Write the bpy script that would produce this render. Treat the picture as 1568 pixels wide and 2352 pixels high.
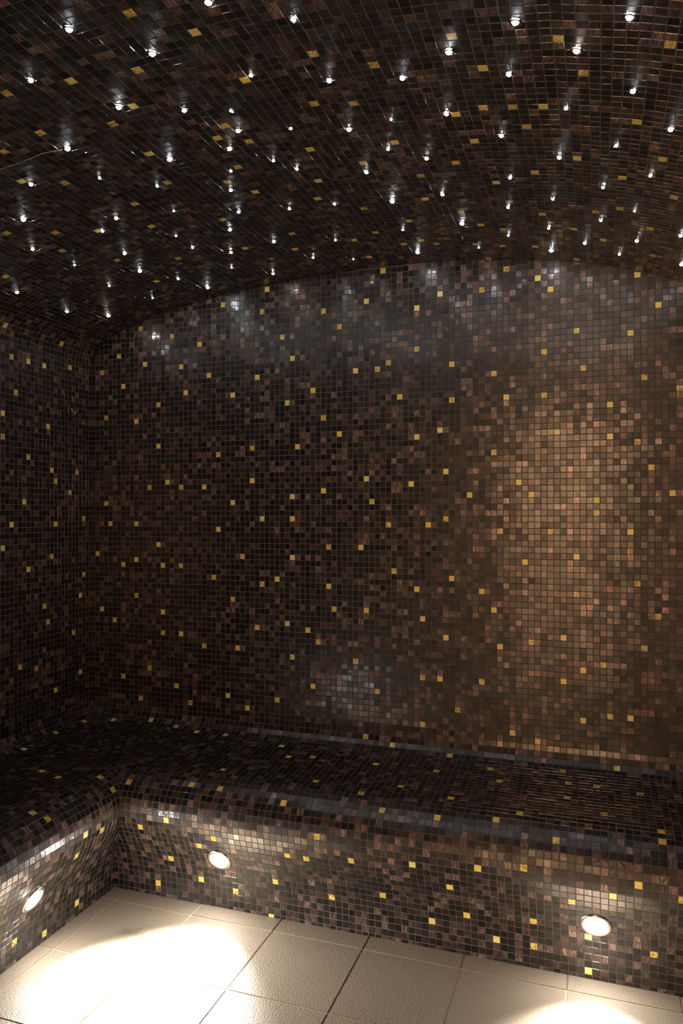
import bpy, bmesh, math, random
import numpy as np
from mathutils import Vector, Matrix

for o in list(bpy.data.objects):
    bpy.data.objects.remove(o)
scene = bpy.context.scene
C = scene.collection
random.seed(7)
rng = np.random.default_rng(11)

# ------------------------------------------------------------------ camera, world, exposure
F_PX, YAW, HORIZON = 1701.4, 0.33296, 1185.5          # focal length in pixels of the 1568x2352 frame
cam_d = bpy.data.cameras.new('camera')
cam = bpy.data.objects.new('camera', cam_d)
C.objects.link(cam)
cam.location = (2.0572, -2.6597, 1.3198)
cam.rotation_euler = (math.pi / 2, 0, YAW)
cam_d.sensor_fit = 'HORIZONTAL'
cam_d.sensor_width = 36.0
cam_d.lens = 36.0 * F_PX / 1568.0
cam_d.shift_x = 0.0
cam_d.shift_y = (HORIZON - 1176.0) / 1568.0
cam_d.clip_start = 0.02
scene.camera = cam

w = bpy.data.worlds.new('world')
scene.world = w
w.use_nodes = True
w.node_tree.nodes['Background'].inputs[0].default_value = (0.0, 0.0, 0.0, 1)
w.node_tree.nodes['Background'].inputs[1].default_value = 0.0

scene.view_settings.view_transform = 'Standard'
scene.view_settings.look = 'None'
scene.view_settings.gamma = 1.0
scene.view_settings.use_curve_mapping = False
scene.view_settings.exposure = 0.0
scene.cycles.max_bounces = 10
scene.cycles.diffuse_bounces = 6
scene.cycles.glossy_bounces = 4
scene.cycles.transparent_max_bounces = 8
scene.cycles.sample_clamp_indirect = 10.0
scene.cycles.use_denoising = True

SPOT_STRENGTH = 240.0          # recessed lamps in the bench face
SPOT_BEAM = 112.0               # watts of each lamp's beam
STAR_STRENGTH = 260.0          # fibre ends
CORRIDOR_WATTS = 440.0          # warm lamp in the lit corridor behind the glass door

# ------------------------------------------------------------------ sizes (metres, floor z = 0)
P = 0.0215                     # mosaic pitch
FZ = 1.417
W_ROOM, D_ROOM = 2.5, 3.2
END_GAP = 0.002
Z_TOP = 25.5 * P + FZ          # where the vault springs
Z_BOT = -41.5 * P + FZ         # where the bench cove starts
VAULT = [(0,.548),(.003,.575),(.014,.604),(.04,.630),(.09,.657),(.17,.690),(.26,.719),(.38,.749),(.51,.773),(.66,.794),(.84,.813),(1.02,.825),(1.24,.832),(1.42,.831),(1.6,.823),(1.8,.803),(1.98,.774),(2.13,.737),(2.24,.701),(2.34,.662),(2.42,.627),(2.47,.60),(2.492,.575),(2.5,.548)]
BENCH = [(0,-.892),(.003,-.912),(.013,-.932),(.030,-.947),(.055,-.956),(.10,-.961),(.2,-.969),(.3,-.977),(.38,-.979),(.415,-.984),(.448,-.994),(.476,-1.010),(.499,-1.032),(.514,-1.060),(.520,-1.09),(.517,-1.125),(.502,-1.168),(.478,-1.218),(.456,-1.262),(.441,-1.31),(.434,-1.35),(.432,-1.39),(.432,-1.417)]
VAULT = np.array([(a, b + FZ) for a, b in VAULT])
BENCH = np.array([(a, b + FZ) for a, b in BENCH])

# gold tiles as (column, row) of each mosaic field; stars as (arc length, y, size, and the picture place used only for the wording of labels)
G_BACK = [(1,-12),(2,-23),(2,24),(3,-2),(3,15),(4,-6),(5,-25),(6,27),(7,-36),(7,-14),(7,21),(10,-20),(10,-13),(10,-6),(10,14),(11,-40),(11,32),(12,25),(13,-34),(13,1),(15,-10),(15,9),(15,17),(16,-27),(16,-23),(16,-14),(17,2),(18,30),(19,-37),(20,-27),(20,-14),(20,1),(20,24),(21,19),(22,-40),(24,28),(25,-29),(25,1),(26,22),(27,-16),(28,-7),(28,7),(29,35),(30,-38),(31,-20),(31,-2),(31,18),(32,-29),(33,-12),(34,-40),(35,2),(35,8),(36,-25),(36,21),(37,-17),(37,-5),(37,33),(38,37),(40,-38),(40,-16),(41,28),(42,-24),(42,16),(43,-30),(43,-12),(43,-5),(43,-1),(43,24),(44,8),(46,-25),(47,-35),(47,18),(48,-27),(49,0),(49,13),(49,32),(50,-42),(50,-17),(50,-10),(51,-21),(52,10),(52,29),(55,-30),(55,21),(56,-10),(57,-43),(57,-21),(57,2),(57,33),(58,-2),(59,-35),(59,21),(60,38),(61,-6),(61,22),(62,-14),(63,16),(65,1),(66,-17),(66,9),(66,24),(66,31),(67,-40),(67,-32),(67,-22),(68,-6),(70,-32),(70,10),(70,33),(71,-25),(71,-5),(71,3),(72,-15),(72,15),(72,21),(73,-37),(75,-1),(76,-42),(77,-32),(77,-17),(77,33),(79,-20),(79,6),(79,19),(80,-26),(80,-7),(81,15),(81,36),(82,-40),(83,1),(84,-12),(85,-25),(85,-1),(86,-41),(86,34),(87,15),(87,22),(88,-7),(88,32),(89,9),(90,-31),(90,-24),(92,-17),(92,-11),(92,25),(93,-37),(93,-29),(93,19),(95,-4),(95,-2),(96,-28),(97,-36),(97,8),(97,13),(100,-36),(100,-7),(100,24),(101,-15),(101,7),(101,33),(102,-25),(102,17),(103,-43),(103,3),(104,-20),(104,28),(106,-1),(107,15)]
G_LEFT = [(2,-16),(2,-5),(3,-35),(3,-20),(4,4),(5,-27),(6,0),(6,24),(10,-37),(10,-6),(10,2),(11,-12),(11,4),(12,-24),(12,12),(13,-21),(13,23),(15,-32),(17,-14),(17,6),(17,23),(18,-2),(19,-31),(20,17),(21,-6),(21,23),(23,-10),(23,9),(23,13)]
G_CEIL = [(61,69),(65,65),(74,59),(57,62),(66,57),(50,63),(43,64),(53,57),(71,51),(49,55),(41,57),(35,56),(49,48),(60,50),(58,48),(61,46),(67,42),(57,41),(87,59),(79,56),(89,54),(96,58),(98,53),(105,58),(75,50),(88,47),(91,47),(94,47),(85,46),(92,43),(103,45),(77,41),(86,40),(72,37),(83,35),(97,36),(106,38),(92,32),(32,50),(36,47),(47,41),(40,38),(54,38),(56,34),(65,34),(63,29),(21,41),(26,37),(31,34),(38,31),(23,32),(27,24),(35,19),(46,17),(53,13),(48,28),(55,19),(12,32),(27,13),(2,23),(2,9),(78,32),(87,29),(102,32),(77,25),(88,23),(92,19),(99,21),(102,23),(108,29),(68,24),(73,18),(81,20),(83,15),(96,14),(106,18),(67,15),(63,13),(73,10),(70,9),(75,8),(81,7),(86,13),(85,6),(90,6),(100,11),(82,0),(63,5),(107,8),(96,1)]
G_BB = [(6,79),(4,90),(9,71),(6,43),(10,46),(9,50),(9,61),(10,81),(8,91),(8,95),(9,101),(18,75),(13,91),(23,35),(23,40),(24,51),(18,38),(18,54),(16,67),(20,62),(23,66),(23,74),(20,85),(17,96),(22,82),(20,103),(22,103),(24,90),(3,6),(2,14),(3,20),(4,25),(4,31),(24,24),(3,72),(2,98),(2,62),(1,57),(29,32),(31,27),(37,31),(31,40),(33,37),(42,28),(40,36),(41,42),(44,48),(32,52),(32,55),(31,62),(30,71),(38,49),(28,57),(39,58),(37,66),(28,86),(29,80),(33,76),(32,92),(38,78),(40,73),(37,87),(41,82),(41,87),(43,94),(30,97),(28,100),(29,105),(38,94),(39,102)]
G_BL = [(13,27),(17,28),(22,24),(22,39),(24,38),(25,24),(3,12),(4,21),(3,4),(28,39),(32,33),(29,32),(30,28),(41,42),(43,36),(42,29)]
STARS = [(1.191,-1.5,'L',159,66),(1.475,-1.475,'L',478,4),(1.605,-1.389,'M',674,43),(1.295,-1.38,'L',350,122),(1.013,-1.402,'M',71,184),(1.449,-1.248,'S',576,173),(1.601,-1.184,'M',756,185),(1.119,-1.246,'L',273,245),(1.247,-1.179,'M',423,253),(1.346,-1.14,'D',530,253),(1.32,-1.054,'M',547,300),(1.445,-1.025,'D',667,294),(0.901,-1.152,'L',155,341),(1.262,-0.986,'M',527,341),(1.095,-0.998,'L',389,365),(1.339,-0.89,'S',628,368),(1.21,-0.881,'D',530,392),(1.379,-0.826,'S',682,388),(2.003,-1.311,'L',1183,50),(2.197,-1.325,'L',1446,38),(1.867,-1.233,'L',1030,118),(2.107,-1.224,'L',1324,115),(1.755,-1.16,'M',924,179),(1.973,-1.148,'M',1168,170),(2.212,-1.096,'M',1453,209),(1.818,-1.006,'M',1025,261),(2.079,-1.015,'S',1300,248),(1.687,-1.0,'X',898,274),(1.577,-0.98,'M',801,297),(1.927,-0.895,'M',1151,311),(2.295,-0.967,'M',1540,297),(1.642,-0.864,'S',891,342),(2.186,-0.865,'S',1415,334),(1.726,-0.798,'M',980,363),(2.054,-0.784,'M',1284,361),(1.551,-0.754,'M',841,395),(0.707,-1.061,'M',71,423),(0.879,-0.998,'S',229,408),(0.986,-0.888,'S',361,427),(1.157,-0.78,'M',530,436),(0.555,-0.924,'L',53,504),(0.772,-0.779,'M',267,501),(0.686,-0.731,'S',235,531),(0.943,-0.734,'X',399,484),(1.111,-0.641,'M',548,486),(1.261,-0.6,'S',665,479),(1.399,-0.582,'X',768,469),(1.027,-0.537,'M',528,527),(0.855,-0.58,'X',404,541),(0.447,-0.767,'M',75,572),(0.467,-0.593,'S',171,608),(0.643,-0.558,'M',286,582),(0.852,-0.472,'S',442,568),(0.942,-0.368,'M',530,579),(1.112,-0.385,'M',629,554),(1.306,-0.313,'S',770,551),(0.599,-0.407,'L',321,622),(0.445,-0.376,'S',251,656),(0.666,-0.261,'S',409,640),(0.709,-0.116,'L',477,660),(0.879,-0.242,'X',532,614),(0.983,-0.107,'M',627,628),(1.178,-0.192,'S',719,591),(0.492,-0.167,'S',350,684),(0.217,-0.338,'M',154,715),(0.282,-0.169,'L',249,725),(0.216,-0.594,'M',39,671),(1.569,-0.555,'L',901,462),(1.722,-0.574,'M',1016,446),(1.922,-0.665,'S',1171,408),(2.025,-0.532,'S',1270,457),(1.894,-0.465,'S',1167,476),(2.158,-0.632,'S',1385,430),(2.269,-0.734,'S',1493,403),(2.242,-0.504,'X',1457,484),(1.544,-0.333,'S',925,527),(1.739,-0.35,'L',1061,513),(2.0,-0.31,'S',1260,524),(2.154,-0.405,'S',1380,506),(1.869,-0.239,'S',1167,540),(1.758,-0.131,'X',1099,568),(1.305,-0.117,'X',811,595),(1.542,-0.116,'L',959,579),(1.996,-0.109,'L',1266,575),(2.105,-0.201,'M',1343,558),(2.212,-0.135,'S',1422,584),(2.259,-0.282,'M',1462,553),(2.374,-0.394,'M',1563,541),(2.4,-0.165,'M',1564,607)]

class Prof:
    """polyline with arc length; at(s) -> point, normal (to the left of travel, flipped by sign)"""
    def __init__(self, pts, sign):
        self.p = pts
        seg = np.diff(pts, axis=0)
        self.s = np.concatenate([[0], np.cumsum(np.hypot(seg[:, 0], seg[:, 1]))])
        self.L = self.s[-1]; self.sign = sign
    def at(self, s):
        s = np.asarray(s, float)
        a = np.interp(s, self.s, self.p[:, 0]); b = np.interp(s, self.s, self.p[:, 1])
        e = 0.004
        ta = np.interp(s + e, self.s, self.p[:, 0]) - np.interp(s - e, self.s, self.p[:, 0])
        tb = np.interp(s + e, self.s, self.p[:, 1]) - np.interp(s - e, self.s, self.p[:, 1])
        n = np.hypot(ta, tb) + 1e-12
        return a, b, self.sign * -tb / n, self.sign * ta / n
vault = Prof(VAULT, -1)        # normal points down into the room
bench = Prof(BENCH, 1)        # normal points out of the bench

# ------------------------------------------------------------------ materials
def new_mat(name):
    m = bpy.data.materials.new(name); m.use_nodes = True
    nt = m.node_tree
    return m, nt, nt.nodes, nt.links, nt.nodes['Principled BSDF']

def mathn(N, L, op, a, b=None, c=None):
    n = N.new('ShaderNodeMath'); n.operation = op
    for i, v in enumerate((a, b, c)):
        if v is None: continue
        if isinstance(v, (int, float)): n.inputs[i].default_value = v
        else: L.new(v, n.inputs[i])
    return n.outputs[0]

def mixc(N, L, f, a, b, mode='MIX'):
    n = N.new('ShaderNodeMix'); n.data_type = 'RGBA'; n.blend_type = mode
    for i, v in ((0, f), (6, a), (7, b)):
        if isinstance(v, (int, float)): n.inputs[i].default_value = v
        elif isinstance(v, tuple): n.inputs[i].default_value = v
        else: L.new(v, n.inputs[i])
    return n.outputs[2]

def ramp(N, L, fac, stops):
    r = N.new('ShaderNodeValToRGB')
    el = r.color_ramp.elements
    while len(el) < len(stops): el.new(0.5)
    for e, (pos, col) in zip(el, stops):
        e.position = pos; e.color = col if len(col) == 4 else (*col, 1)
    L.new(fac, r.inputs[0])
    return r.outputs[0]

def tile_ids(N, L, seed):
    uv = N.new('ShaderNodeUVMap')
    uv.uv_map = 'tile'
    fl = N.new('ShaderNodeVectorMath'); fl.operation = 'FLOOR'; L.new(uv.outputs[0], fl.inputs[0])
    off = N.new('ShaderNodeVectorMath'); off.operation = 'ADD'; L.new(fl.outputs[0], off.inputs[0]); off.inputs[1].default_value = (0.5, 0.5, seed)
    wn = N.new('ShaderNodeTexWhiteNoise'); wn.noise_dimensions = '3D'; L.new(off.outputs[0], wn.inputs['Vector'])
    sep = N.new('ShaderNodeSeparateColor'); L.new(wn.outputs['Color'], sep.inputs[0])
    return uv.outputs[0], wn.outputs['Value'], sep.outputs[0], sep.outputs[1], sep.outputs[2]

def brown_glass():
    m, nt, N, L, B = new_mat('aventurine_mosaic')
    uv, r0, r1, r2, r3 = tile_ids(N, L, 1.3)
    # copper streaks, running along or across each tile
    def streak(sx, sy, dist):
        mp = N.new('ShaderNodeMapping'); L.new(uv, mp.inputs[0]); mp.inputs['Scale'].default_value = (sx, sy, 1)
        nz = N.new('ShaderNodeTexNoise'); nz.noise_dimensions = '3D'
        nz.inputs['Scale'].default_value = 1.0; nz.inputs['Detail'].default_value = 3.0
        nz.inputs['Roughness'].default_value = 0.6; nz.inputs['Distortion'].default_value = dist
        cmb = N.new('ShaderNodeCombineXYZ'); L.new(mathn(N, L, 'MULTIPLY', r0, 37.0), cmb.inputs[2])
        ad = N.new('ShaderNodeVectorMath'); L.new(mp.outputs[0], ad.inputs[0]); L.new(cmb.outputs[0], ad.inputs[1])
        L.new(ad.outputs[0], nz.inputs['Vector'])
        return nz.outputs['Fac']
    sv, sh = streak(7.0, 0.9, 0.5), streak(0.9, 7.0, 0.5)
    sel = mathn(N, L, 'GREATER_THAN', r1, 0.5)
    st = mathn(N, L, 'ADD', mathn(N, L, 'MULTIPLY', sv, sel), mathn(N, L, 'MULTIPLY', sh, mathn(N, L, 'SUBTRACT', 1.0, sel)))
    stc = ramp(N, L, st, [(0.43, (0, 0, 0)), (0.60, (1, 1, 1))])
    # how coppery the tile is: most are near black, some are strongly streaked
    amt = ramp(N, L, r0, [(0.0, (0.0, 0.0, 0.0)), (0.40, (0.015, 0.015, 0.015)), (0.62, (0.12, 0.12, 0.12)), (0.88, (0.42, 0.42, 0.42)), (1.0, (1, 1, 1))])
    k = mathn(N, L, 'MULTIPLY', amt, mathn(N, L, 'MULTIPLY_ADD', stc, 0.85, 0.15))
    hue = ramp(N, L, r2, [(0.0, (0.52, 0.30, 0.27)), (0.45, (0.44, 0.26, 0.24)), (0.75, (0.36, 0.27, 0.245)), (1.0, (0.56, 0.32, 0.22))])
    base = ramp(N, L, r3, [(0.0, (0.005, 0.003, 0.0025)), (0.6, (0.011, 0.007, 0.006)), (1.0, (0.008, 0.008, 0.008))])
    col = mixc(N, L, k, base, hue)
    L.new(col, B.inputs['Base Color'])
    B.inputs['Metallic'].default_value = 0.45
    B.inputs['Specular IOR Level'].default_value = 0.9
    L.new(mathn(N, L, 'MULTIPLY_ADD', r2, 0.18, 0.30), B.inputs['Roughness'])
    L.new(mathn(N, L, 'MULTIPLY_ADD', r3, 0.7, 0.3), B.inputs['Coat Weight'])
    B.inputs['Coat Roughness'].default_value = 0.11
    bp = N.new('ShaderNodeBump'); bp.inputs['Strength'].default_value = 0.3; bp.inputs['Distance'].default_value = 0.0014
    wv = N.new('ShaderNodeTexNoise'); wv.inputs['Scale'].default_value = 2.3; wv.inputs['Detail'].default_value = 2.0
    L.new(uv, wv.inputs['Vector'])
    L.new(wv.outputs['Fac'], bp.inputs['Height'])
    L.new(bp.outputs[0], B.inputs['Normal']); L.new(bp.outputs[0], B.inputs['Coat Normal'])
    return m

def gold_glass():
    m, nt, N, L, B = new_mat('gold_leaf_mosaic')
    uv, r0, r1, r2, r3 = tile_ids(N, L, 4.1)
    fr = N.new('ShaderNodeVectorMath'); fr.operation = 'FRACTION'; L.new(uv, fr.inputs[0])
    # crumpled leaf: thresholded noise, strong on some tiles only
    mp = N.new('ShaderNodeVectorMath'); mp.operation = 'SCALE'; L.new(uv, mp.inputs[0]); mp.inputs['Scale'].default_value = 3.2
    nz = N.new('ShaderNodeTexNoise'); L.new(mp.outputs[0], nz.inputs['Vector']); nz.inputs['Scale'].default_value = 1.0
    nz.inputs['Detail'].default_value = 2.0; nz.inputs['Distortion'].default_value = 1.6
    cr = ramp(N, L, nz.outputs['Fac'], [(0.44, (0, 0, 0)), (0.50, (1, 1, 1))])
    on = mathn(N, L, 'GREATER_THAN', r1, 0.55)
    dark = mathn(N, L, 'MULTIPLY', on, mathn(N, L, 'SUBTRACT', 1.0, cr))
    gold = ramp(N, L, r2, [(0.0, (0.88, 0.66, 0.12)), (0.5, (0.98, 0.76, 0.17)), (1.0, (1.0, 0.84, 0.30))])
    col = mixc(N, L, mathn(N, L, 'MULTIPLY', dark, 0.75), gold, (0.16, 0.08, 0.012, 1))
    L.new(col, B.inputs['Base Color'])
    B.inputs['Metallic'].default_value = 0.08
    B.inputs['Roughness'].default_value = 0.45
    B.inputs['Coat Weight'].default_value = 0.4
    B.inputs['Coat Roughness'].default_value = 0.15
    bp = N.new('ShaderNodeBump'); bp.inputs['Strength'].default_value = 0.3; bp.inputs['Distance'].default_value = 0.001
    L.new(nz.outputs['Fac'], bp.inputs['Height']); L.new(bp.outputs[0], B.inputs['Normal'])
    return m

def simple(name, col, rough=0.5, metal=0.0, bump=0.0, scale=60.0, var=0.15):
    m, nt, N, L, B = new_mat(name)
    tc = N.new('ShaderNodeTexCoord')
    nz = N.new('ShaderNodeTexNoise'); nz.inputs['Scale'].default_value = scale; nz.inputs['Detail'].default_value = 4.0
    L.new(tc.outputs['Object'], nz.inputs['Vector'])
    lo = tuple(c * (1 - var) for c in col) + (1,); hi = tuple(min(1, c * (1 + var)) for c in col) + (1,)
    L.new(mixc(N, L, nz.outputs['Fac'], lo, hi), B.inputs['Base Color'])
    B.inputs['Roughness'].default_value = rough; B.inputs['Metallic'].default_value = metal
    if bump:
        bp = N.new('ShaderNodeBump'); bp.inputs['Strength'].default_value = bump; bp.inputs['Distance'].default_value = 0.002
        L.new(nz.outputs['Fac'], bp.inputs['Height']); L.new(bp.outputs[0], B.inputs['Normal'])
    return m

def floor_stone():
    m, nt, N, L, B = new_mat('beige_stone_tile')
    tc = N.new('ShaderNodeTexCoord')
    big = N.new('ShaderNodeTexNoise'); big.inputs['Scale'].default_value = 5.0; big.inputs['Detail'].default_value = 5.0
    L.new(tc.outputs['Object'], big.inputs['Vector'])
    fine = N.new('ShaderNodeTexNoise'); fine.inputs['Scale'].default_value = 190.0; fine.inputs['Detail'].default_value = 3.0
    L.new(tc.outputs['Object'], fine.inputs['Vector'])
    c1 = mixc(N, L, big.outputs['Fac'], (0.205, 0.162, 0.118, 1), (0.27, 0.218, 0.165, 1))
    c2 = mixc(N, L, 0.25, c1, ramp(N, L, fine.outputs['Fac'], [(0.3, (0.15, 0.115, 0.075)), (0.7, (0.42, 0.35, 0.265))]))
    # one dull worn stain near the corner
    sub = N.new('ShaderNodeVectorMath'); sub.operation = 'SUBTRACT'; L.new(tc.outputs['Object'], sub.inputs[0]); sub.inputs[1].default_value = STAIN
    sc = N.new('ShaderNodeVectorMath'); sc.operation = 'MULTIPLY'; L.new(sub.outputs[0], sc.inputs[0]); sc.inputs[1].default_value = (16, 20, 0)
    ln = N.new('ShaderNodeVectorMath'); ln.operation = 'LENGTH'; L.new(sc.outputs[0], ln.inputs[0])
    nn = N.new('ShaderNodeTexNoise'); nn.inputs['Scale'].default_value = 45.0; nn.inputs['Detail'].default_value = 5.0
    L.new(tc.outputs['Object'], nn.inputs['Vector'])
    k = mathn(N, L, 'SUBTRACT', mathn(N, L, 'MULTIPLY', nn.outputs['Fac'], 1.6), mathn(N, L, 'MULTIPLY', ln.outputs['Value'], 0.9))
    kk = N.new('ShaderNodeClamp'); L.new(k, kk.inputs[0])
    L.new(mixc(N, L, mathn(N, L, 'MULTIPLY', kk.outputs[0], 0.9), c2, (0.12, 0.10, 0.065, 1)), B.inputs['Base Color'])
    B.inputs['Roughness'].default_value = 0.42
    bp = N.new('ShaderNodeBump'); bp.inputs['Strength'].default_value = 0.7; bp.inputs['Distance'].default_value = 0.002
    L.new(fine.outputs['Fac'], bp.inputs['Height']); L.new(bp.outputs[0], B.inputs['Normal'])
    return m

def emitter(name, col, strength):
    m, nt, N, L, B = new_mat(name)
    N.remove(B)
    e = N.new('ShaderNodeEmission'); e.inputs[0].default_value = (*col, 1); e.inputs[1].default_value = strength
    L.new(e.outputs[0], N['Material Output'].inputs[0])
    return m

def clear_glass(name, tint=(1, 1, 1), gloss=0.12):
    m, nt, N, L, B = new_mat(name)
    N.remove(B)
    t = N.new('ShaderNodeBsdfTransparent'); t.inputs[0].default_value = (*tint, 1)
    g = N.new('ShaderNodeBsdfGlossy'); g.inputs['Roughness'].default_value = 0.03
    fr = N.new('ShaderNodeFresnel'); fr.inputs[0].default_value = 1.45
    mx = N.new('ShaderNodeMixShader'); L.new(fr.outputs[0], mx.inputs[0]); L.new(t.outputs[0], mx.inputs[1]); L.new(g.outputs[0], mx.inputs[2])
    L.new(mx.outputs[0], N['Material Output'].inputs[0])
    return m

STAIN = (0.66, -0.66, 0.0)
M_TILE = brown_glass()
M_GOLD = gold_glass()
M_GROUT = simple('grey_grout', (0.13, 0.118, 0.106), 0.8, bump=0.3, scale=300)
M_FLOOR = floor_stone()
M_FGROUT = simple('sand_grout', (0.40, 0.32, 0.21), 0.8, bump=0.3, scale=200)
M_FGROUT_D = simple('dirty_grout', (0.13, 0.10, 0.07), 0.85, bump=0.3, scale=200)
M_CHROME = simple('satin_chrome', (0.75, 0.74, 0.72), 0.22, 1.0, var=0.03)
M_BRASS = simple('dull_bronze', (0.20, 0.15, 0.09), 0.35, 1.0, var=0.1)
M_DARK = simple('black_rubber', (0.02, 0.02, 0.02), 0.6)
M_PLASTER = simple('warm_plaster', (0.72, 0.55, 0.38), 0.7, var=0.05, scale=4)
M_WOOD = simple('dark_frame', (0.08, 0.05, 0.035), 0.4, var=0.2, scale=12)
M_LED = emitter('lamp_glass', (1.0, 0.96, 0.9), SPOT_STRENGTH)
M_STAR = emitter('fibre_end_cool', (0.86, 0.95, 1.0), STAR_STRENGTH)
M_STARW = emitter('fibre_end_warm', (1.0, 0.88, 0.74), STAR_STRENGTH)
M_STARD = emitter('fibre_end_dim', (0.85, 0.92, 0.95), STAR_STRENGTH * 0.05)
M_PANE = clear_glass('door_glass')
M_CRYSTAL = clear_glass('cut_crystal')
M_WATER = clear_glass('water_drop')
M_CRACK = simple('pale_crack_filler', (0.45, 0.40, 0.36), 0.5)

# ------------------------------------------------------------------ mesh helpers
def obj(name, verts, faces, mats, parent=None, midx=None, uvs=None, smooth=False):
    me = bpy.data.meshes.new(name)
    me.from_pydata([tuple(map(float, v)) for v in verts] if not isinstance(verts, np.ndarray) else verts.tolist(), [], faces)
    for m in mats: me.materials.append(m)
    if midx is not None: me.polygons.foreach_set('material_index', np.asarray(midx, dtype=np.int32))
    if uvs is not None:
        ul = me.uv_layers.new(name='tile'); ul.data.foreach_set('uv', np.asarray(uvs, dtype=np.float32).ravel())
    if smooth: me.polygons.foreach_set('use_smooth', [True] * len(me.polygons))
    me.update()
    o = bpy.data.objects.new(name, me); C.objects.link(o)
    if parent: o.parent = parent
    return o

def bm_obj(name, bm, mats, parent=None, smooth=False):
    bmesh.ops.recalc_face_normals(bm, faces=bm.faces)
    me = bpy.data.meshes.new(name); bm.to_mesh(me); bm.free()
    for m in mats: me.materials.append(m)
    if smooth: me.polygons.foreach_set('use_smooth', [True] * len(me.polygons))
    o = bpy.data.objects.new(name, me); C.objects.link(o)
    if parent: o.parent = parent
    return o

def add_box(bm, x0, x1, y0, y1, z0, z1, mi=0, bevel=0.0):
    r = bmesh.ops.create_cube(bm, size=1.0)
    vs = r['verts']
    for v in vs:
        v.co = Vector(((x0 + x1) / 2 + v.co.x * (x1 - x0), (y0 + y1) / 2 + v.co.y * (y1 - y0), (z0 + z1) / 2 + v.co.z * (z1 - z0)))
    fs = list({f for v in vs for f in v.link_faces})
    for f in fs: f.material_index = mi
    if bevel:
        es = list({e for v in vs for e in v.link_edges})
        g = bmesh.ops.bevel(bm, geom=es, offset=bevel, segments=2, affect='EDGES')
        for f in g['faces']: f.material_index = mi

def empty(name, loc, label, cat, group=None, rot=None):
    o = bpy.data.objects.new(name, None); C.objects.link(o); o.location = loc
    o.empty_display_size = 0.02
    if rot is not None: o.rotation_euler = rot
    o['label'] = label; o['category'] = cat
    if group: o['group'] = group
    return o

def structure(o):
    o['kind'] = 'structure'; return o

GAP, RISE = 0.0008, 0.0009     # half a grout joint, tile above grout
def mosaic(name, cells, gold, back, parent=None, seed=0, holes=()):
    """cells: list of (i, j, corner points(4), normals(4)); one mesh of raised bevelled tiles on a grout bed (back = verts, faces)."""
    r = np.random.default_rng(100 + seed)
    V, Fc, MI, UV = [], [], [], []
    gold = set(gold)
    nb = 0
    for (i, j, c, n) in cells:
        cen = c.mean(0)
        if any(np.linalg.norm(cen - h[0]) < h[1] for h in holes): continue
        d = c - cen
        lng = np.linalg.norm(d, axis=1, keepdims=True) + 1e-9
        sh = np.maximum(0.2, 1 - GAP * 1.414 / lng)
        sh2 = np.maximum(0.15, 1 - (GAP + 0.0007) * 1.414 / lng)
        lowr = cen + d * sh
        tilt = r.normal(0, 0.016, 2)                     # every tile sits a little differently
        off = (d[:, 0] * 0)
        u_ = (c[1] - c[0]); u_ = u_ / (np.linalg.norm(u_) + 1e-9)
        v_ = (c[3] - c[0]); v_ = v_ / (np.linalg.norm(v_) + 1e-9)
        off = RISE + (d @ u_) * tilt[0] + (d @ v_) * tilt[1]
        up = cen + d * sh2 + n * np.maximum(off, 0.0004)[:, None]
        V.append(lowr - n * 0.0004); V.append(up)
        b = nb; nb += 8
        Fc += [(b + 4, b + 5, b + 6, b + 7), (b, b + 1, b + 5, b + 4), (b + 1, b + 2, b + 6, b + 5), (b + 2, b + 3, b + 7, b + 6), (b + 3, b, b + 4, b + 7)]
        mi = 1 if (i, j) in gold else 0
        MI += [mi] * 5
        I, J = i + 200, j + 200
        q = [(I + .06, J + .06), (I + .94, J + .06), (I + .94, J + .94), (I + .06, J + .94)]
        o_ = [(I + .02, J + .02), (I + .98, J + .02), (I + .98, J + .98), (I + .02, J + .98)]
        UV += q
        for a in range(4):
            bb = (a + 1) % 4
            UV += [o_[a], o_[bb], q[bb], q[a]]
    V = np.concatenate(V)
    bv, bf = back
    nv = len(V)
    V = np.concatenate([V, np.array(bv, float)])
    for f in bf:
        Fc.append(tuple(x + nv for x in f)); MI.append(2); UV += [(0.5, 0.5)] * len(f)
    return obj(name, V, Fc, [M_TILE, M_GOLD, M_GROUT], parent, MI, UV)

def wob(k, amp=0.0012):
    return amp * math.sin(k * 2.399) + amp * 0.7 * math.sin(k * 0.77 + 1.3)

# ------------------------------------------------------------------ back wall, with the arch of the vault as its top edge
def arch(x): return np.interp(x, VAULT[:, 0], VAULT[:, 1])
def wall_cells(point, normal, i_rng, j_rng, clampf, zoff):
    out = []
    for i in i_rng:
        for j in j_rng:
            z0, z1 = (j - .5) * P + FZ + zoff, (j + .5) * P + FZ + zoff
            a0, a1 = i * P, (i + 1) * P
            pts = [(a0, z0), (a1, z0), (a1, z1), (a0, z1)]
            pts = [(a, clampf(a, z)) for a, z in pts]
            if pts[2][1] - pts[1][1] < 0.004 and pts[3][1] - pts[0][1] < 0.004: continue
            c = np.array([point(a, z) for a, z in pts])
            out.append((i, j, c, np.array([normal] * 4)))
    return out

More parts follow.
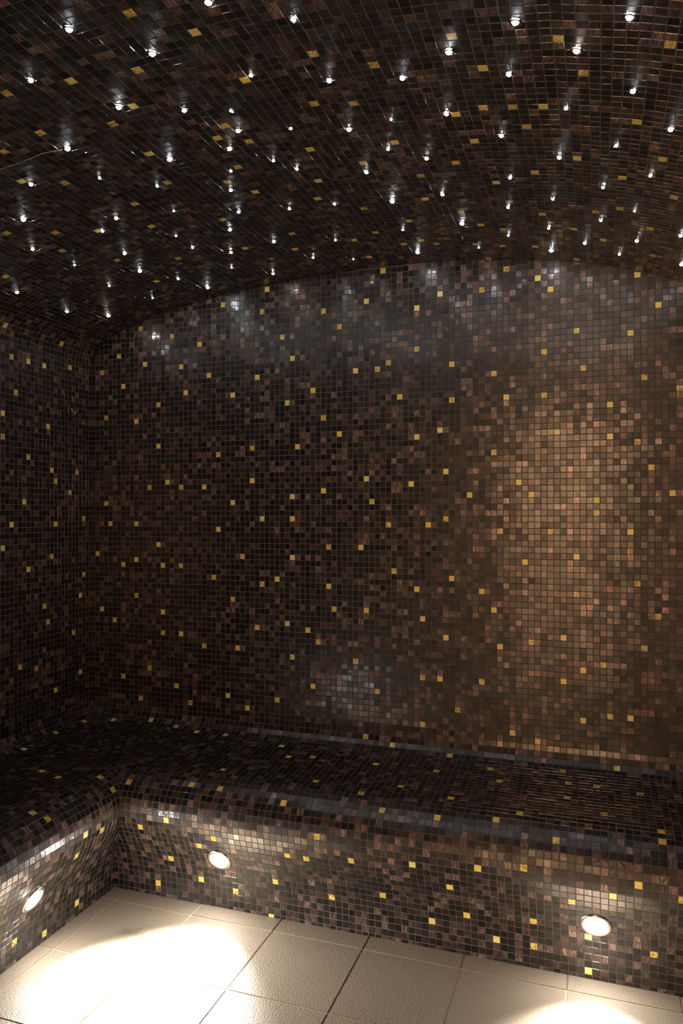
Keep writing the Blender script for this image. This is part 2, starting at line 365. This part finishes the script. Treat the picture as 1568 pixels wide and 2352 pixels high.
NX = int(W_ROOM / P)           # 116 columns
cells = wall_cells(lambda a, z: (a, 0, z), (0, -1, 0), range(0, NX + 1), range(-41, 40), lambda a, z: min(z, float(arch(min(a, W_ROOM)))), 0)
cells = [c for c in cells if c[2][:, 0].max() <= W_ROOM + 0.012]
xs = np.linspace(0, W_ROOM, 60)
bv = [(x, 0, Z_BOT) for x in xs] + [(x, 0, float(arch(x))) for x in xs] + [(x, 0.08, Z_BOT) for x in xs] + [(x, 0.08, float(arch(x)) + .05) for x in xs]
n = len(xs); bf = []
for k in range(n - 1):
    bf += [(k, k + 1, n + k + 1, n + k), (2 * n + k, 3 * n + k, 3 * n + k + 1, 2 * n + k + 1), (n + k, n + k + 1, 3 * n + k + 1, 3 * n + k), (k, 2 * n + k, 2 * n + k + 1, k + 1)]
structure(mosaic('wall_back', cells, G_BACK, (bv, bf), seed=1))

# left wall (x = 0); columns counted away from the corner
SPOUT = np.array((0.0, -0.128, 0.340 + FZ))
NY = int(D_ROOM / P)
yoff = 0.12 * P
cells = []
for i in range(-1, NY + 1):
    for j in range(-41, 26):
        a0, a1 = max(0.0, i * P - yoff), min(D_ROOM, (i + 1) * P - yoff)
        if a1 - a0 < .004: continue
        z0, z1 = (j - .5) * P + FZ, (j + .5) * P + FZ
        c = np.array([(0, -a0, z0), (0, -a1, z0), (0, -a1, z1), (0, -a0, z1)])
        cells.append((i, j, c, np.array([(1, 0, 0)] * 4)))
def slab(x0, x1, y0, y1, z0, z1):
    v = [(x, y, z) for z in (z0, z1) for y in (y0, y1) for x in (x0, x1)]
    return v, [(0, 1, 3, 2), (4, 6, 7, 5), (0, 4, 5, 1), (2, 3, 7, 6), (0, 2, 6, 4), (1, 5, 7, 3)]
structure(mosaic('wall_left', cells, [(a, b) for a, b in G_LEFT], slab(-.08, 0, -D_ROOM, 0, Z_BOT - .02, Z_TOP), seed=2, holes=[]))

# right wall (just outside the picture) and its gold tiles at random
cells = []
for i in range(0, NY + 1):
    for j in range(-66, 26):
        a0, a1 = i * P, min(D_ROOM, (i + 1) * P)
        z0, z1 = max(0.0, (j - .5) * P + FZ), (j + .5) * P + FZ
        if a1 - a0 < .004 or z1 - z0 < .004: continue
        c = np.array([(W_ROOM, -a1, z0), (W_ROOM, -a0, z0), (W_ROOM, -a0, z1), (W_ROOM, -a1, z1)])
        cells.append((i, j, c, np.array([(-1, 0, 0)] * 4)))
gr = {(int(a), int(b)) for a, b in zip(rng.integers(0, NY, 220), rng.integers(-66, 26, 220))}
structure(mosaic('wall_right', cells, gr, slab(W_ROOM, W_ROOM + .08, -D_ROOM, 0, 0, Z_TOP), seed=3))

# ------------------------------------------------------------------ vaulted ceiling
NS = int(vault.L / P)
STAR_PTS = []
for s, y, c_, ix, iy in STARS:
    a, b, na, nb_ = vault.at(s)
    STAR_PTS.append((np.array((a, y, b)), np.array((na, 0, nb_))))
cells = []
for i in range(0, NS + 1):
    s0, s1 = i * P, min(vault.L, (i + 1) * P)
    if s1 - s0 < .004: continue
    a0, b0, na0, nb0 = vault.at(s0); a1, b1, na1, nb1 = vault.at(s1)
    n0, n1 = (na0, 0, nb0), (na1, 0, nb1)
    for j in range(0, NY + 1):
        y0, y1 = -j * P, -min(D_ROOM, (j + 1) * P)
        if y0 - y1 < .004: continue
        c = np.array([(a0, y0, b0), (a1, y0, b1), (a1, y1, b1), (a0, y1, b0)])
        cells.append((i, j, c, np.array([n0, n1, n1, n0])))
gc = set(G_CEIL)
for k in range(90): gc.add((int(rng.integers(20, NS)), int(rng.integers(75, NY))))     # the part of the vault above the camera
ss = np.array([k * P for k in range(NS + 1)] + [vault.L]); bv, bf = [], []
for y in (0.0, -D_ROOM):
    for s in ss:
        a, b, _, _ = vault.at(s); bv.append((float(a), y, float(b)))
for y in (0.08, -D_ROOM - .08):
    for s in ss:
        a, b, na, nb_ = vault.at(s); bv.append((float(a - na * .08), y, float(b - nb_ * .08)))
n = len(ss)
for k in range(n - 1):
    bf += [(k, k + 1, n + k + 1, n + k), (2 * n + k, 3 * n + k, 3 * n + k + 1, 2 * n + k + 1)]
ceiling = structure(mosaic('ceiling', cells, gc, (bv, bf), seed=4))
ceiling.data.update()

# ------------------------------------------------------------------ bench: two runs meeting in a mitre
bench_root = empty('mosaic_bench', (0.9, -0.45, 0), 'L-shaped built-in bench clad in brown and gold glass mosaic along both walls', 'bench')
LAMPS = [('b', 0.870, 0.7714), ('b', 2.052, 0.7782), ('l', -0.874, 0.7733), ('l', -2.056, 0.7733)]
def bench_pt(run, a, s):
    d, z, nd, nz = bench.at(s)
    if run == 'b': return np.array((a, -d, z), float), np.array((0, -nd, nz), float)
    return np.array((d, a, z), float), np.array((nd, 0, nz), float)
lamp_holes = []
for run, a, s in LAMPS:
    pt, nn = bench_pt(run, a, s); lamp_holes.append((pt, 0.046))
def bench_run(run, part, r0, r1, gold, seed):
    cells = []
    for i in range(r0, r1):
        s0, s1 = i * P, min(bench.L, (i + 1) * P)
        if s1 - s0 < .004: continue
        d0, z0, nd0, nz0 = map(float, bench.at(s0)); d1, z1, nd1, nz1 = map(float, bench.at(s1))
        end = NX if run == 'b' else NY
        lim = (W_ROOM if run == 'b' else D_ROOM) - END_GAP
        for j in range(0, end + 1):
            a0, a1 = j * P, min(lim, (j + 1) * P)
            p = [max(a0, d0), max(a1, d0), max(a1, d1), max(a0, d1)]
            if p[1] - p[0] < .003 and p[2] - p[3] < .003: continue
            if p[1] - p[0] < .001: p[1] = p[0] + .001
            if p[2] - p[3] < .001: p[2] = p[3] + .001
            if a1 - a0 < .004: continue
            if run == 'b':
                c = np.array([(p[0], -d0, z0), (p[1], -d0, z0), (p[2], -d1, z1), (p[3], -d1, z1)])
                nn = np.array([(0, -nd0, nz0), (0, -nd0, nz0), (0, -nd1, nz1), (0, -nd1, nz1)])
            else:
                c = np.array([(d0, -p[0], z0), (d0, -p[1], z0), (d1, -p[2], z1), (d1, -p[3], z1)])
                nn = np.array([(nd0, 0, nz0), (nd0, 0, nz0), (nd1, 0, nz1), (nd1, 0, nz1)])
            cells.append((i, j, c, nn))
    sA, sB = r0 * P, min(bench.L, r1 * P)
    ss = np.array([min(bench.L, k * P) for k in range(r0, r1 + 1)]); bv, bf = [], []
    lim = (W_ROOM if run == 'b' else D_ROOM) - END_GAP
    for k, s in enumerate(ss):
        d, z, _, _ = map(float, bench.at(s))
        if run == 'b': bv += [(d, -d, z), (lim, -d, z)]
        else: bv += [(d, -d, z), (d, -lim, z)]
    # grout bed with round openings for the lamps is approximated by leaving the bed behind each fitting
    for k in range(len(ss) - 1): bf.append((2 * k, 2 * k + 1, 2 * k + 3, 2 * k + 2))
    o = mosaic(part, cells, gold, (bv, bf), bench_root, seed=seed, holes=lamp_holes)
    o.matrix_parent_inverse = Matrix.Translation(-Vector(bench_root.location))
    return o
R_COVE, R_SEAT, R_END = 3, 24, int(bench.L / P) + 1
for run, G, k in (('b', G_BB, 10), ('l', G_BL, 20)):
    bench_run(run, 'cove', 0, R_COVE, G, k)
    bench_run(run, 'seat', R_COVE, R_SEAT, G, k + 1)
    bench_run(run, 'riser', R_SEAT, R_END, G, k + 2)

# ------------------------------------------------------------------ floor of stone tiles
bm = bmesh.new()
add_box(bm, 0.1, W_ROOM, -D_ROOM, -0.1, -0.06, -0.0016, mi=1)
JX = [0.13 + 0.0, 0.49, 0.785, 1.080, 1.380, 1.678, 1.975, 2.272, 2.57]
JY = [-0.2, -0.506, -0.812, -1.112, -1.412, -1.712, -2.012, -2.312, -2.612, -2.912, -3.25]
for a in range(len(JX) - 1):
    for b in range(len(JY) - 1):
        g = 0.0016
        x0, x1 = JX[a] + g, min(JX[a + 1], W_ROOM) - g
        y1, y0 = JY[b] - g, max(JY[b + 1], -D_ROOM) + g
        add_box(bm, x0, x1, y0, y1, -0.02, random.uniform(-0.0004, 0.0004), mi=0, bevel=0.0013)
add_box(bm, 1.0785, 1.0815, -3.2, -0.3, -0.02, -0.0012, mi=2)          # the joints that have gone dark
add_box(bm, 1.3785, 1.3815, -3.2, -0.3, -0.02, -0.0013, mi=2)
add_box(bm, 1.9735, 1.9765, -0.505, -0.3, -0.02, -0.0012, mi=2)
floor = structure(bm_obj('floor', bm, [M_FLOOR, M_FGROUT, M_FGROUT_D]))

# ------------------------------------------------------------------ front wall with the glass door the photographer stands by, lit corridor behind it
DX0, DX1, DH = 1.43, 2.23, 2.06
bm = bmesh.new()
add_box(bm, -0.08, DX0 - .04, -D_ROOM - .1, -D_ROOM, 0, 2.3)
add_box(bm, DX1 + .04, W_ROOM + .08, -D_ROOM - .1, -D_ROOM, 0, 2.3)
add_box(bm, DX0 - .04, DX1 + .04, -D_ROOM - .1, -D_ROOM, DH + .04, 2.3)
M_FRONT = simple('dark_render', (0.06, 0.04, 0.032), 0.6, var=0.3, scale=40)
structure(bm_obj('wall_front', bm, [M_FRONT]))
door = structure(empty('door_1', (DX0, -D_ROOM - .05, 0), 'clear glass door in a dark frame', 'door'))
del door['label'], door['category']
bm = bmesh.new()
for x0, x1, z0, z1 in ((DX0 - .04, DX0, 0, DH + .04), (DX1, DX1 + .04, 0, DH + .04), (DX0, DX1, DH, DH + .04)):
    add_box(bm, x0 - DX0, x1 - DX0, -.04, .04, z0, z1, bevel=.004)
bm_obj('door_frame', bm, [M_WOOD], door)
bm = bmesh.new(); add_box(bm, 0.004, DX1 - DX0 - .004, -.004, .004, .01, DH - .004)
bm_obj('pane', bm, [M_PANE], door)
bm = bmesh.new()
bmesh.ops.create_cone(bm, cap_ends=True, segments=20, radius1=.012, radius2=.012, depth=.4, matrix=Matrix.Translation((.08, .045, 1.05)))
for zz in (.9, 1.2):
    bmesh.ops.create_cone(bm, cap_ends=True, segments=16, radius1=.008, radius2=.008, depth=.045, matrix=Matrix.Translation((.08, .024, zz)) @ Matrix.Rotation(math.pi / 2, 4, 'X'))
bm_obj('handle', bm, [M_CHROME], door, smooth=False)
bm = bmesh.new()
add_box(bm, .3, 3.3, -5.3, -5.2, 0, 2.4); add_box(bm, .2, .3, -5.3, -3.3, 0, 2.4); add_box(bm, 3.3, 3.4, -5.3, -3.3, 0, 2.4)
structure(bm_obj('wall_corridor', bm, [M_PLASTER]))
bm = bmesh.new(); add_box(bm, .2, 3.4, -5.3, -3.3, 2.4, 2.5); structure(bm_obj('ceiling_corridor', bm, [M_PLASTER]))
bm = bmesh.new(); add_box(bm, .2, 3.4, -5.3, -3.3, -.05, 0); structure(bm_obj('floor_corridor', bm, [M_FLOOR]))
ld = bpy.data.lights.new('corridor_light', 'AREA'); ld.energy = CORRIDOR_WATTS; ld.color = (1.0, 0.81, 0.61); ld.shape = 'DISK'; ld.size = 0.5
lo = bpy.data.objects.new('corridor_light', ld); C.objects.link(lo); lo.location = (1.84, -3.62, 2.36); lo.rotation_euler = (-math.radians(42), 0, 0)

# ------------------------------------------------------------------ recessed bench lamps
def ring_mesh(profile, seg=40):
    """lathe about +Z"""
    V, Fc = [], []
    for k in range(seg):
        a = 2 * math.pi * k / seg
        for r_, z in profile: V.append((r_ * math.cos(a), r_ * math.sin(a), z))
    m = len(profile)
    for k in range(seg):
        k2 = (k + 1) % seg
        for q in range(m - 1): Fc.append((k * m + q, k2 * m + q, k2 * m + q + 1, k * m + q + 1))
    return V, Fc
def disc_mesh(r_, z, dome, seg=40, rings=5):
    V, Fc = [(0, 0, z + dome)], []
    for q in range(1, rings + 1):
        t = q / rings
        for k in range(seg):
            a = 2 * math.pi * k / seg
            V.append((r_ * t * math.cos(a), r_ * t * math.sin(a), z + dome * (1 - t * t)))
    for k in range(seg): Fc.append((0, 1 + k, 1 + (k + 1) % seg))
    for q in range(rings - 1):
        for k in range(seg):
            a, b = 1 + q * seg + k, 1 + q * seg + (k + 1) % seg
            Fc.append((a, a + seg, b + seg, b))
    return V, Fc
def frame_rot(nn):
    return Vector(nn).to_track_quat('Z', 'Y').to_euler()
LAMP_LABELS = ['round white recessed lamp in the back bench face, nearest the corner',
               'round white recessed lamp at the right end of the back bench face',
               'round white recessed lamp in the face of the left bench',
               'round white recessed lamp in the left bench, beyond the left edge of the photo']
proto = None
for (run, a, s), lab in zip(LAMPS, LAMP_LABELS):
    pt, nn = bench_pt(run, a, s)
    base = pt + nn * 0.0006
    if proto is None:
        root = empty('recessed_lamp', base, lab, 'lamp', 'recessed lamps in the bench face', frame_rot(nn))
        V, Fc = ring_mesh([(.0300, -.004), (.0300, .0045), (.0325, .0062), (.041, .0050), (.0445, .0015), (.0445, -.004)])
        obj('bezel', V, Fc, [M_CHROME], root, smooth=True)
        V, Fc = disc_mesh(.0302, .0045, .0085)
        obj('lens', V, Fc, [M_LED], root, smooth=True)['label'] = 'glowing white lens'
        proto = root
    else:
        root = proto.copy(); C.objects.link(root)
        root.location = base; root.rotation_euler = frame_rot(nn); root['label'] = lab
        for ch in list(proto.children):
            if ch.type == 'LIGHT': continue
            c = ch.copy(); C.objects.link(c); c.parent = root
    # the lamp's own beam
    sd = bpy.data.lights.new('lamp_beam', 'SPOT'); sd.energy = SPOT_BEAM; sd.color = (1.0, 0.95, 0.87)
    sd.spot_size = math.radians(92); sd.spot_blend = 1.0; sd.shadow_soft_size = 0.02
    so = bpy.data.objects.new('lamp_beam', sd); C.objects.link(so)
    so.parent = root; so.location = (0, 0, .02); so.rotation_euler = (math.pi, 0, 0)

# ------------------------------------------------------------------ starry sky of fibre-optic ends
SIZES = {'L': .0066, 'M': .0050, 'S': .0036, 'X': .0026, 'D': .0042}
SIZE_WORD = {'L': 'large bright', 'M': 'bright', 'S': 'small', 'X': 'tiny', 'D': 'dim'}
def label_stars():
    colw = ['far left', 'left', 'centre left', 'centre', 'centre right', 'right', 'far right']
    roww = ['top edge', 'upper part', 'middle', 'lower part', 'lowest strip']
    cellm = {}
    for k, (s, y, c_, ix, iy) in enumerate(STARS):
        cellm.setdefault((min(6, ix * 7 // 1568), min(4, iy * 5 // 730)), []).append(k)
    lab = {}
    for (cx, cy), ks in cellm.items():
        where = 'of the ceiling, %s of the photo' % colw[cx]
        where = {0: 'along top edge', 1: 'upper part', 2: 'middle', 3: 'lower part', 4: 'lowest strip'}[cy] + ' ' + where
        xs_ = [STARS[k][3] for k in ks]; ys_ = [STARS[k][4] for k in ks]
        words = [''] * len(ks)
        if len(ks) > 1:
            hor = (max(xs_) - min(xs_)) >= (max(ys_) - min(ys_))
            order = sorted(range(len(ks)), key=lambda q: xs_[q] if hor else ys_[q])
            num = {2: 'two', 3: 'three', 4: 'four', 5: 'five', 6: 'six', 7: 'seven'}[len(ks)]
            if len(ks) == 2: nm = ['left', 'right'] if hor else ['upper', 'lower']
            elif len(ks) == 3: nm = ['leftmost', 'middle', 'rightmost'] if hor else ['topmost', 'middle', 'lowest']
            else: nm = [('first', 'second', 'third', 'fourth', 'fifth', 'sixth', 'seventh')[q] for q in range(len(ks))]
            tail = '' if len(ks) < 4 else (' from left' if hor else ' from top')
            for q, o_ in enumerate(order): words[o_] = '%s%s of %s ' % (nm[q], tail, num)
        for q, k in enumerate(ks):
            sz = SIZE_WORD[STARS[k][2]]
            lab[k] = ('%s star light, %s%s' % (sz, words[q], where)).replace('of the ceiling, ', 'of ceiling, ').replace(' of the photo', '')
    return lab
LAB = label_stars()
protos = {}
for k, (s, y, c_, ix, iy) in enumerate(STARS):
    pt, nn = STAR_PTS[k]
    pt = pt + nn * 0.0005
    warm = (k % 4 == 1)
    key = (c_, warm)
    if key not in protos:
        root = empty('star_light', pt, LAB[k], 'star light', 'fibre-optic star lights in the vaulted ceiling', frame_rot(nn))
        R0 = SIZES[c_]
        V, Fc = ring_mesh([(R0 * 1.0, .0), (R0 * 1.0, .0016), (R0 * 1.25, .0026), (R0 * 1.7, .0020), (R0 * 2.0, .0004)], seg=8)
        obj('crystal_collar', V, Fc, [M_CRYSTAL], root)
        V, Fc = disc_mesh(R0, .0010, R0 * .7, seg=12, rings=4)
        obj('fibre_tip', V, Fc, [M_STARD if c_ == 'D' else (M_STARW if warm else M_STAR)], root, smooth=True)
        protos[key] = root
    else:
        pr = protos[key]
        root = pr.copy(); C.objects.link(root)
        root.location = pt; root.rotation_euler = frame_rot(nn); root['label'] = LAB[k]
        for ch in list(pr.children):
            c = ch.copy(); C.objects.link(c); c.parent = root

# ------------------------------------------------------------------ round steam fitting on the left wall
root = empty('wall_nozzle', (0.001, SPOUT[1], SPOUT[2]), 'small round bronze fitting with a cross centre, high on the left wall near the corner', 'wall fitting', None, (0, math.pi / 2, 0))
V, Fc = ring_mesh([(.0, .0018), (.019, .0018), (.0215, .0060), (.0260, .0075), (.0285, .0050), (.0290, .0)], seg=36)
obj('rosette', V, Fc, [M_BRASS], root, smooth=True)
bm = bmesh.new()
add_box(bm, -.0085, .0085, -.0022, .0022, .0018, .0068, bevel=.0008); add_box(bm, -.0022, .0022, -.0085, .0085, .0018, .0066, bevel=.0008)
bm_obj('cross_insert', bm, [M_CHROME], root)
bm = bmesh.new(); bmesh.ops.create_uvsphere(bm, u_segments=12, v_segments=8, radius=.0028, matrix=Matrix.Translation((.016, 0.004, .0055)))
bm_obj('screw', bm, [M_CHROME], root, smooth=True)

# ------------------------------------------------------------------ pale hairline crack in the vault, and drops of condensation
pts = [(0.895, -1.153), (0.862, -1.160), (0.833, -1.165), (0.794, -1.160), (0.753, -1.157), (0.697, -1.159), (.66, -1.150)]
V, Fc = [], []
for q, (s, y) in enumerate(pts):
    a, b, na, nb_ = map(float, vault.at(s)); wd = 0.0016 * (1 - q / len(pts)) + .0004
    for dy, h in ((-wd, .0006), (0, .0020), (wd, .0006)): V.append((a + na * h, y + dy, b + nb_ * h))
for q in range(len(pts) - 1):
    for e in (0, 1): Fc.append((3 * q + e, 3 * q + e + 1, 3 * q + e + 4, 3 * q + e + 3))
cr = obj('hairline_crack', V, Fc, [M_CRACK]); cr.parent = ceiling; cr['label'] = 'pale hairline crack in the mosaic'

V, Fc = [], []
ico = bmesh.new(); bmesh.ops.create_icosphere(ico, subdivisions=2, radius=1.0)
iv = np.array([v.co[:] for v in ico.verts]); ifc = [tuple(v.index for v in f.verts) for f in ico.faces]; ico.free()
clusters = [(1.36, -1.42, .16, .14, 130), (.50, -.85, .10, .16, 90), (.30, -.45, .07, .14, 60), (1.05, -1.3, .12, .14, 50), (1.0, -.45, .06, .10, 40), (.9, -.75, .14, .14, 40), (2.05, -.45, .05, .05, 14)]
for cs, cy, ds, dy, nn_ in clusters:
    for q in range(nn_):
        s = float(np.clip(rng.normal(cs, ds), .05, vault.L - .05)); y = float(np.clip(rng.normal(cy, dy), -3.1, -.03))
        a, b, na, nb_ = map(float, vault.at(s)); r_ = float(rng.uniform(.0009, .0024))
        c0 = np.array((a + na * (.0009 + r_ * .45), y, b + nb_ * (.0009 + r_ * .45)))
        b0 = len(V) * 1
        V.extend((c0 + iv * r_ * np.array((1, 1, .8))).tolist()); Fc.extend([tuple(x + b0 for x in f) for f in ifc])
dr = obj('water_droplets', V, Fc, [M_WATER], smooth=True)
dr['label'] = 'fine drops of condensation clinging to the mosaic ceiling'; dr['category'] = 'water droplets'; dr['kind'] = 'stuff'
